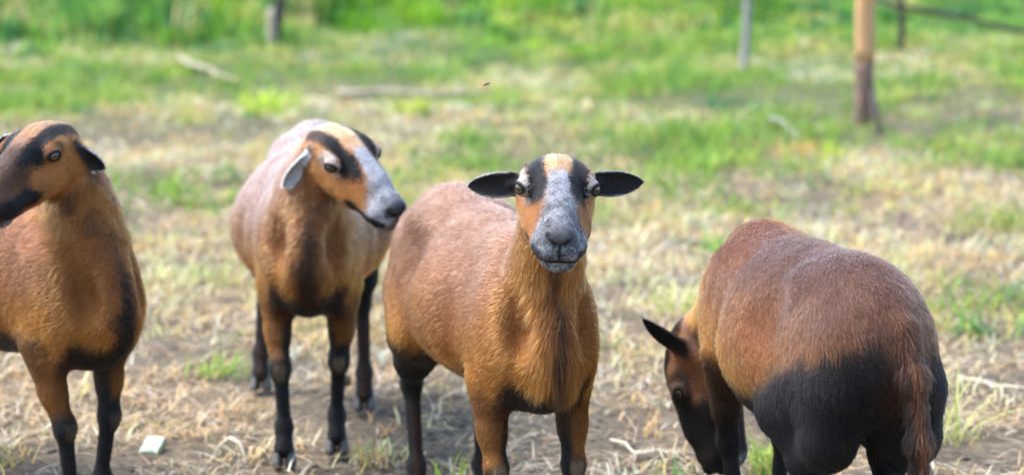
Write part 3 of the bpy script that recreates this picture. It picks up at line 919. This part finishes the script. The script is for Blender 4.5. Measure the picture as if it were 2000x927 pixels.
    sun_tip = (jit > 0.86) & np.isin(lab, (0, 1, 2)) & (hc[:, 0] > 0.05)
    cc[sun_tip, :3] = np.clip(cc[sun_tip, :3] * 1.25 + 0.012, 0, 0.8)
    return dict(S=S, V=V, F=F, skin=skin, P=Pp, rad=rr, cc=cc, hoof=hoof, H=H, h0=h0, org=org, hd=hd)

def build_sheep(D):
    S, V, F, hoof, H, h0, org, hd = (D[k] for k in ('S', 'V', 'F', 'hoof', 'H', 'h0', 'org', 'hd'))
    n = len(D['P'])
    root = bpy.data.objects.new('sheep', None)
    link(root)
    root.empty_display_size = 0.2
    yaw = math.atan2(hd[1], hd[0])
    root.location = (org[0], org[1], 0.0)
    root.rotation_euler = (0, 0, yaw)
    tag(root, S['label'], 'sheep', 'brown and black sheep of the flock')
    fast_mesh('body', V, F, 4, M_SKIN, D['skin'] * 0.8, root)
    for h in hoof:
        make_hoof(root, (h[0], h[1], -0.002), 0.0)
    for s in (1, -1):
        hs = S['hs']; e = h0 + H @ ((EYE * [1, s, 1] + EYE_OUT * [1, s, 1] * 0.0022) * hs)
        R = H @ frame(EYE_OUT * [1, s, 1], (0.12, 0, 1))
        v, f = ball(e, 0.0142 * hs, R)
        eye = mesh_obj('eye', v, f, M_EYE, root)
        v, f = ball(e + R[:, 0] * 0.0005, 0.0142 * hs, R @ np.diag([1, 1.0, 0.62]), 0.62, 6)
        mesh_obj('pupil', v, f, M_PUPIL, eye)
    if S.get('horns'):
        for hx, hy, hz in S['horns']:
            p0 = h0 + H @ np.array([hx, hy, hz])
            V2, F2 = [], []
            for l, (t, rr) in enumerate(((-0.006, 0.006), (0.004, 0.005), (0.008, 0.0034), (0.011, 0.0008))):
                cc = p0 + H @ np.array([-t * 0.3, np.sign(hy) * t * 0.35, t])
                for k in range(8):
                    a_ = 2 * math.pi * k / 8
                    V2.append(cc + H @ np.array([math.cos(a_) * rr, math.sin(a_) * rr, 0]))
            for l in range(3):
                for k in range(8):
                    F2.append((l * 8 + k, l * 8 + (k + 1) % 8, l * 8 + 8 + (k + 1) % 8, l * 8 + 8 + k))
            F2.append(tuple(24 + k for k in range(8)))
            mesh_obj('horn_bud', V2, F2, M_HORN, root)
    cu = bpy.data.hair_curves.new('fur')
    cu.add_curves([4] * n)
    cu.points.foreach_set('position', D['P'].ravel())
    cu.points.foreach_set('radius', D['rad'].ravel())
    at = cu.attributes.new('tint', 'FLOAT_COLOR', 'CURVE')
    at.data.foreach_set('color', D['cc'].ravel())
    cu.materials.append(M_FUR)
    link(bpy.data.objects.new('fur', cu), root)
    return root

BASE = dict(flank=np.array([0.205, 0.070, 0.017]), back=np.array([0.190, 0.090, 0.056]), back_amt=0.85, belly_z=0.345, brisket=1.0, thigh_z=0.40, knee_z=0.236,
            cheek=np.array([0.25, 0.092, 0.020]), forehead=np.array([0.38, 0.20, 0.085]), blaze0=0.072, pepper=0.42, grey=1.0, eyering=np.array([0.42, 0.40, 0.38]),
            jaw_w=0.004, ear_back=np.array([0.02, 0.018, 0.02]), ear_in=np.array([0.012, 0.011, 0.012]), ear_rimlight=WHITE, rim_amt=0.8)

FLOCK = [
    dict(seed=1, label='sheep facing the camera with a grey blaze and both ears spread', style=dict(BASE, thigh_z=0.36, throat_w=0.20, throat=0.9, slit=0.9, pepper=0.38, hollowshade=0.55, knee_z=0.214, knee=0.7, slit_w=1.1, rim_amt=0.4),
         heading=(0.30, -0.95), hooves=[(0.113, 5.148), (-0.024, 5.119), (-0.057, 5.62), (-0.190, 5.60)],
         head=(0.078, 5.01, 0.774), head_fwd=(0.02, -0.99, -0.11), head_up=(0.03, 0, 1), fat=1.0,
         ear_pose=[((-0.10, 1, 0.02), (1, 0.12, 0.05), 0.096, 0.035, 0.0), ((-0.16, -1, -0.16), (1, -0.16, 0.02), 0.098, 0.035, 0.06)],
         neck_r=(0.077, 0.046), horns=[(0.000, -0.050, 0.006)], beard=True, hairs=270000),
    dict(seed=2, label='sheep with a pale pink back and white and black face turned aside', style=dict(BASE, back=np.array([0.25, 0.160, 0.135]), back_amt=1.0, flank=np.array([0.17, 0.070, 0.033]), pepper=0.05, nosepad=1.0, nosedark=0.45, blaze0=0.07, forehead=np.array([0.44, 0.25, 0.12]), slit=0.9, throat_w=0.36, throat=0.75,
             ear_back=np.array([0.48, 0.48, 0.48]), ear_in=np.array([0.40, 0.40, 0.41]), eyering=np.array([0.50, 0.46, 0.42]), thigh_z=0.39, jaw_w=0.018),
         heading=(0.03, -1), hooves=[(-0.379, 6.02), (-0.485, 5.914), (-0.339, 6.409), (-0.594, 6.609)],
         hs=0.93, head=(-0.372, 5.885, 0.700), head_fwd=(0.62, -0.69, -0.37), head_up=(-0.13, -0.11, 1), fat=1.16, wide=0.82,
         ear_pose=[((-0.5, 0.6, -0.6), (0.6, 0.6, -0.3), 0.085, 0.028, 0.0), ((-0.26, -0.52, -0.82), (1.0, -0.35, 0.05), 0.092, 0.034, 0.0)]),
    dict(seed=3, label='sheep at the left edge of the picture looking back over its side', style=dict(BASE, flank=np.array([0.125, 0.041, 0.012]), back=np.array([0.115, 0.042, 0.022]), grey=0.25, forehead=np.array([0.26, 0.11, 0.045]),
             blackface=0.75, bf_x=0.14, bf_t=0.6, eyering=np.array([0.10, 0.06, 0.035]), belly_z=0.38, jaw_w=0.034, throat_w=0.30, slit=1.0, legblack=0.0, knee=0.2),
         heading=(0.69, -0.72), hooves=[(-0.806, 5.515), (-0.857, 5.430), (-1.13, 5.95), (-1.23, 5.85)],
         hs=0.94, head=(-0.890, 5.470, 0.768), head_fwd=(-0.43, -0.88, -0.20), head_up=(0, 0, 1),
         ear_pose=[((-0.33, 0.52, -0.62), (0.85, 0.40, -0.2), 0.066, 0.032, 0.10), ((-0.2, -0.95, -0.1), (0.9, -0.2, 0), 0.085, 0.030, 0.0)]),
    dict(seed=4, label='sheep grazing head down with its black rump and tail turned to the camera', style=dict(BASE, flank=np.array([0.155, 0.050, 0.011]), back=np.array([0.078, 0.035, 0.024]), back_amt=0.95, topred=1, belly_z=0.378, thigh_z=0.50, rumpblack=1, legblack=0.95,
             blackface=0.97, bf_x=0.075, bf_t=-0.9, grey=0.0, eyering=np.array([0.04, 0.035, 0.035]), cheek=np.array([0.20, 0.095, 0.05]), forehead=BLACK, rim_amt=0.0),
         arch=-0.022, tail=[(-0.425, -0.015, 0.555), (-0.465, -0.025, 0.48), (-0.475, -0.035, 0.37), (-0.47, -0.04, 0.20)], wide=0.95,
         heading=(-0.265, 0.964), sag=0.03, hooves=[(0.425, 5.34), (0.51, 5.37), (0.518, 4.865), (0.632, 4.89)],
         head=(0.345, 5.56, 0.335), head_fwd=(0.05, -0.12, -0.99), head_up=(-0.93, 0.35, -0.09), neck_out=(0.14, 0, -0.02), throat0=(0.3, 0, -1),
         ear_pose=[((-0.6, 0.55, 0.55), (0.5, 0.8, 0.2), 0.105, 0.031, 0.0), ((-0.4, -0.9, 0.0), (0.9, -0.2, 0), 0.10, 0.028, 0.0)], hairs=290000),
]
with ThreadPoolExecutor(4) as pool:
    shapes = list(pool.map(shape_sheep, FLOCK))
for D in shapes:
    build_sheep(D)
#SHEEP_END

#PROPS_BEGIN
# ------------------------------------------------------------------ fence, sticks, tufts and other small things
def tube(path, radii, segs=12, rough=0.0, seed=0):
    """irregular closed tube along a path: vertex and face lists"""
    r = np.random.default_rng(seed)
    path = [np.array(p, float) for p in path]
    V, F = [], []
    for i, p in enumerate(path):
        t = unit(path[min(i + 1, len(path) - 1)] - path[max(i - 1, 0)])
        a = unit(np.cross(t, (0.31, 0.2, 0.93) if abs(t[2]) < 0.9 else (1, 0.1, 0))); b = np.cross(t, a)
        for k in range(segs):
            w = 2 * math.pi * k / segs
            V.append(p + (a * math.cos(w) + b * math.sin(w)) * radii[i] * (1 + rough * r.normal()))
    for i in range(len(path) - 1):
        for k in range(segs):
            F.append((i * segs + k, i * segs + (k + 1) % segs, (i + 1) * segs + (k + 1) % segs, (i + 1) * segs + k))
    F.append(tuple(range(segs - 1, -1, -1))); F.append(tuple((len(path) - 1) * segs + k for k in range(segs)))
    return V, F

def empty(name, loc, label, cat, group=None):
    o = link(bpy.data.objects.new(name, None)); o.location = loc; o.empty_display_size = 0.1
    return tag(o, label, cat, group)

M_PEELED = plain('peeled_wood', (0.50, 0.30, 0.15), 0.8, 0.3, 14, 0.5, col2=(0.33, 0.17, 0.07), stretch=(3, 3, 0.35))
M_CHAR = plain('weathered_dark_wood', (0.24, 0.15, 0.11), 0.9, 0.4, 22, 0.7, col2=(0.05, 0.035, 0.03), stretch=(2, 2, 0.4))
M_GREYW = plain('grey_wood', (0.30, 0.28, 0.26), 0.85, 0.3, 20, 0.5, stretch=(2, 2, 0.3))
M_PALEW = plain('pale_wood', (0.62, 0.52, 0.38), 0.85, 0.2, 20, 0.4, stretch=(2, 2, 0.4))
M_DARKW = plain('dark_wood', (0.07, 0.055, 0.05), 0.9, 0.3, 20, 0.6, stretch=(2, 2, 0.4))
M_STICK = plain('dry_stick_wood', (0.40, 0.33, 0.24), 0.85, 0.25, 20, 0.4, stretch=(2, 2, 0.4))
M_FLESH = plain('rind_flesh', (0.42, 0.47, 0.34), 0.5, 0.08, 60, 0.2)
M_RIND = plain('rind_skin', (0.16, 0.26, 0.05), 0.5, 0.3, 60, 0.2)
M_CLOD = plain('soil_clod', (0.085, 0.066, 0.058), 0.95, 0.4, 60, 0.9)
M_FLYB = plain('fly_body', (0.03, 0.028, 0.03), 0.4, 0.2, 200, 0.1)

def wob(x, y, z0, z1, n, lx, ly, amp, seed):
    r = np.random.default_rng(seed)
    return [(x + lx * t + r.normal() * amp, y + ly * t + r.normal() * amp, z0 + (z1 - z0) * t) for t in np.linspace(0, 1, n)]

gz = lambda x, y: float(ground_z(np.array([x]), np.array([y]))[0])
# big post: pale peeled wood above, dark weathered foot
x, y = 1.366, 10.976; b = gz(x, y)
o = empty('fence_post', (x, y, b), 'thick round wooden post, tan above and dark at its foot', 'post')
p = [(px - x, py - y, pz) for px, py, pz in wob(x, y, -0.15, 1.3, 30, -0.028, 0, 0.0015, 3)]
k = 8
mesh_obj('weathered_foot', *tube(p[:k + 1], [0.037 * (1 + 0.06 * math.sin(i * 1.7)) for i in range(k + 1)], 14, 0.05, 4), M_CHAR, o)
mesh_obj('shaft', *tube(p[k:], [0.0385 - 0.0003 * i for i in range(len(p) - k)], 14, 0.02, 5), M_PEELED, o)
mesh_obj('brace', *tube([(0.015, -0.02, 0.16), (0.022, -0.10, 0.08), (0.034, -0.26, -0.03)], [0.008, 0.014, 0.012], 8, 0.12, 6), M_DARKW, o)
# stake with pale stub
x, y = -1.133, 13.43; b = gz(x, y)
o = empty('fence_post', (x, y, b), 'slim dark leaning stake with a pale stub at its foot', 'post')
mesh_obj('stub', *tube([(0, -0.022, -0.1), (0.002, -0.022, 0.02), (0.004, -0.026, 0.15), (0.005, -0.026, 0.19)], [0.024, 0.023, 0.022, 0.016], 10, 0.05, 7), M_STICK, o)
mesh_obj('pole', *tube(wob(0, 0.018, -0.15, 1.2, 14, 0.16, 0, 0.003, 8), [0.026] * 14, 10, 0.06, 9), M_DARKW, o)
# grey stake, thin dark stake and the sloping rail
x, y = 1.007, 12.449
o = tag(mesh_obj('fence_post', *tube(wob(x, y, gz(x, y) - 0.15, 1.1, 12, 0.05, 0, 0.002, 10), [0.018] * 12, 10, 0.04, 11), M_GREYW), 'thin grey stake left of the thick tan post', 'post')
x, y = 1.813, 13.289
o = tag(mesh_obj('fence_post', *tube(wob(x, y, gz(x, y) - 0.15, 1.1, 12, -0.01, 0, 0.002, 12), [0.016] * 12, 10, 0.05, 13), M_DARKW), 'thin dark stake right of the thick tan post', 'post')
r_ = np.random.default_rng(14)
pr = [(1.66 + 0.95 * t, 13.30 - 0.14 * t, 0.236 - 0.20 * t + 0.002 * r_.normal()) for t in np.linspace(0, 1, 14)]
pr[-1] = (pr[-1][0], pr[-1][1], gz(pr[-1][0], pr[-1][1]) + 0.01)
tag(mesh_obj('fence_rail', *tube(pr, [0.0125 - 0.0001 * i for i in range(14)], 10, 0.04, 15), M_DARKW), 'dark wooden rail sloping down across the grass', 'rail')
# dry sticks on the ground
def stick(a, c, rad, mat, label, seed, lift=0.012, cat='stick'):
    r = np.random.default_rng(seed)
    P = []
    for t in np.linspace(0, 1, 10):
        px, py = a[0] + (c[0] - a[0]) * t + r.normal() * 0.006, a[1] + (c[1] - a[1]) * t + r.normal() * 0.01
        P.append((px, py, gz(px, py) + lift + r.normal() * 0.003))
    return tag(mesh_obj('dry_stick', *tube(P, [rad * (1 - 0.05 * i) for i in range(10)], 8, 0.1, seed + 1), mat), label, cat, 'dry sticks on the pasture')
stick((-1.475, 12.627), (-1.159, 11.976), 0.012, M_STICK, 'pale stick lying aslant in front of the dark leaning stake', 21, 0.045)
stick((-0.722, 11.629), (-0.073, 11.598), 0.014, M_STICK, 'long pale stick lying level behind the pale backed sheep', 23, 0.04)
stick((1.014, 11.073), (1.064, 10.491), 0.010, M_GREYW, 'thin grey stick pointing to the foot of the thick tan post', 25, 0.03)
stick((1.05, 6.62), (1.34, 6.50), 0.005, M_PALEW, 'pale dry stalk lying right of the grazing sheep', 27, 0.016)
stick((0.22, 6.10), (0.34, 5.93), 0.004, M_PALEW, 'pale dry stalk lying before the grazing sheep\'s muzzle', 29, 0.014)
# pale scrap of rind on the soil
x, y = -0.781, 6.042
o = empty('vegetable_scrap', (x, y, gz(x, y)), 'small pale square scrap of vegetable with green rind on the soil', 'food scrap')
def slab(sx, sy, z0, z1, tilt, bend):
    V, F = [], []
    n = 6
    for i in range(n):
        u = i / (n - 1) - 0.5
        for zz, ins in ((z0, 1.0), (z0 + (z1 - z0) * 0.15, 1.06), (z1 - (z1 - z0) * 0.2, 1.03), (z1, 0.92)):
            for sgn in (-1, 1):
                V.append((u * sx * ins, sgn * sy * 0.5 * ins * (1 + 0.12 * u), zz + tilt * sgn * sy + bend * (u * u)))
    w = 8
    for i in range(n - 1):
        o_ = i * w
        for q in ((0, 2), (2, 4), (4, 6)):
            F.append((o_ + q[0], o_ + q[1], o_ + w + q[1], o_ + w + q[0])); F.append((o_ + q[0] + 1, o_ + w + q[0] + 1, o_ + w + q[1] + 1, o_ + q[1] + 1))
        F.append((o_ + 6, o_ + 7, o_ + w + 7, o_ + w + 6)); F.append((o_, o_ + w, o_ + w + 1, o_ + 1))
    for o_ in (0, (n - 1) * w):
        for q in (0, 2, 4):
            F.append((o_ + q, o_ + q + 1, o_ + q + 3, o_ + q + 2))
    return V, F
f_ = mesh_obj('flesh', *slab(0.042, 0.050, 0.009, 0.018, 0.18, -0.010), M_FLESH, o)
k_ = mesh_obj('rind', *slab(0.0425, 0.0505, 0.002, 0.0088, 0.18, -0.010), M_RIND, o)
f_.rotation_euler = k_.rotation_euler = (0, 0, -0.25)
# lumps of soil
def clod(x, y, rad, label, seed):
    r = np.random.default_rng(seed)
    V, F = ball(np.zeros(3), 1.0, np.eye(3), None, 8, 12)
    V = np.array(V); d = 1 + 0.5 * (fbm(V * 0.5 + seed, 2.2, seed, 3)[:, None] - 0.5) * 1.6
    V = V * d * rad * np.array([1.1, 0.9, 0.75])
    tag(mesh_obj('soil_clod', V + np.array([x, y, gz(x, y) + rad * 0.5]), F, M_CLOD), label, 'clod', 'soil clods')
clod(-0.403, 6.697, 0.020, 'dark lump of soil between the hind legs of the pale backed sheep', 41)
clod(-0.891, 6.29, 0.015, 'dark lump of soil behind the leftmost sheep\'s forelegs', 42)
# curled dry leaf
def strap(name, pts, w, label, cat, col):
    P = np.array(pts, float); n = len(P); V, F = [], []
    for i in range(n):
        t = unit(P[min(i + 1, n - 1)] - P[max(i - 1, 0)]); s_ = unit(np.cross(t, (0.2, -0.4, 0.9)))
        ww = w * math.sin(math.pi * (0.12 + 0.83 * i / (n - 1)))
        nn = np.cross(s_, t)
        V += [P[i] - s_ * ww, P[i] + nn * ww * 0.35, P[i] + s_ * ww, P[i] - nn * 0.0015 + nn * ww * 0.35]
    for i in range(n - 1):
        o_ = 4 * i
        for k in range(4):
            F.append((o_ + k, o_ + (k + 1) % 4, o_ + 4 + (k + 1) % 4, o_ + 4 + k))
    return tag(mesh_obj(name, V, F, col), label, cat)
x, y = -0.60, 5.96; b = gz(x, y)
strap('dry_leaf', [(x - 0.045, y + 0.03, b + 0.005), (x - 0.03, y + 0.02, b + 0.035), (x - 0.005, y, b + 0.058), (x + 0.018, y - 0.01, b + 0.050), (x + 0.028, y - 0.02, b + 0.028), (x + 0.032, y - 0.03, b + 0.004)], 0.008,
      'bent bleached dry leaf standing on the litter near a front hoof', 'leaf', M_PALEW)
# single tufts that stand out
def tuft(x, y, h, n, spread, pal, label, seed, wid=(0.003, 0.006), lean=0.7):
    r = np.random.default_rng(seed)
    xy = r.normal(0, spread, (n, 2)) + [x, y]
    col = pick(np.array(pal), n, r)
    V, F, C = blades(xy, h * r.uniform(0.45, 1.1, n), r.uniform(*wid, n), r.uniform(0.02, lean, n), r.uniform(0, 2 * np.pi, n), col, r, 0.45, nseg=4)
    V = V - np.array([x, y, 0])
    o = fast_mesh('grass_tuft', V, F, 3, M_BLADE, C, smooth=False); o.location = (x, y, 0)
    tag(o, label, 'grass tuft', 'grass tufts standing out of the pasture')
YG = [(0.46, 0.50, 0.10), (0.38, 0.46, 0.08), (0.52, 0.50, 0.16)]; BG = [(0.20, 0.38, 0.05), (0.28, 0.44, 0.06), (0.14, 0.31, 0.05)]; OR = [(0.62, 0.38, 0.15), (0.66, 0.46, 0.22), (0.58, 0.33, 0.12)]; PS = [(0.66, 0.58, 0.36), (0.70, 0.62, 0.42), (0.50, 0.50, 0.20)]
tuft(-0.707, 6.767, 0.085, 70, 0.035, YG + BG, 'yellow green tuft left of the pale backed sheep\'s hooves', 51)
tuft(-0.984, 11.257, 0.13, 90, 0.05, [(0.48, 0.58, 0.06), (0.40, 0.54, 0.05)], 'bright yellow green tuft behind the pale backed sheep', 52, (0.006, 0.011))
tuft(-0.401, 11.115, 0.13, 60, 0.035, [(0.46, 0.52, 0.08), (0.34, 0.46, 0.06)], 'yellow green tuft in front of the long pale stick', 53, (0.006, 0.011))
tuft(0.545, 5.86, 0.12, 90, 0.022, BG + YG, 'fresh green tuft under the belly of the grazing sheep', 54)
tuft(0.945, 6.12, 0.20, 60, 0.03, PS + YG, 'tall straw yellow tuft beside the black tail', 55, (0.0025, 0.005), 0.9)
tuft(1.489, 8.727, 0.15, 170, 0.07, [(0.30, 0.36, 0.07), (0.20, 0.30, 0.06), (0.42, 0.42, 0.12)], 'thick olive green tuft by the right edge of the picture', 56)
tuft(1.036, 10.246, 0.11, 110, 0.06, OR, 'rusty dry tuft below the thin grey stick', 57, (0.005, 0.009), 1.3)
tuft(1.13, 10.10, 0.10, 40, 0.02, [(0.50, 0.58, 0.06), (0.42, 0.52, 0.05)], 'small yellow green tuft beside the rusty dry tuft', 58, (0.005, 0.009))
tuft(1.198, 8.229, 0.11, 160, 0.06, OR + PS, 'rusty dry tuft above the grazing sheep\'s rump', 59, (0.003, 0.006), 1.2)
tuft(0.452, 7.51, 0.12, 180, 0.075, YG + PS, 'yellow green tuft between the facing sheep and the grazing sheep', 60, (0.003, 0.006), 1.0)
tuft(0.625, 8.388, 0.10, 90, 0.05, BG, 'green tuft above the grazing sheep\'s shoulder', 61)
tuft(-0.31, 5.99, 0.07, 70, 0.035, PS + YG + OR, 'low yellowish tuft between the pale backed and the facing sheep', 62)
# a fly on the wing
fx, fy, fz = -0.045, 5.0, 0.935
o = empty('fly', (fx, fy, fz), 'small dark fly on the wing above the flock', 'insect')
u_ = unit((0.9, 0.1, 0.32))
mesh_obj('body', *tube([np.array(u_) * t for t in (-0.006, -0.0045, -0.002, 0.0, 0.003, 0.0055, 0.0065)], [0.0004, 0.0011, 0.0014, 0.0011, 0.0015, 0.0011, 0.0003], 8, 0, 1), M_FLYB, o)
for s_ in (1, -1):
    w0 = np.array(u_) * 0.002; wv = unit((-0.45, s_ * 0.85, 0.25)); wu = unit(np.cross(wv, (0, 0, 1)))
    V = []
    for t in np.linspace(0, 1, 6):
        c_ = w0 + wv * 0.0075 * t; h_ = 0.0016 * math.sin(math.pi * (0.1 + 0.85 * t))
        V += [c_ - wu * h_, c_ + wu * h_, c_ + wu * h_ + np.array([0, 0, 0.0002]), c_ - wu * h_ + np.array([0, 0, 0.0002])]
    F = [(4 * i + k, 4 * i + (k + 1) % 4, 4 * i + 4 + (k + 1) % 4, 4 * i + 4 + k) for i in range(5) for k in range(4)] + [(3, 2, 1, 0), (20, 21, 22, 23)]
    mesh_obj('wing', V, F, M_GREYW, o)
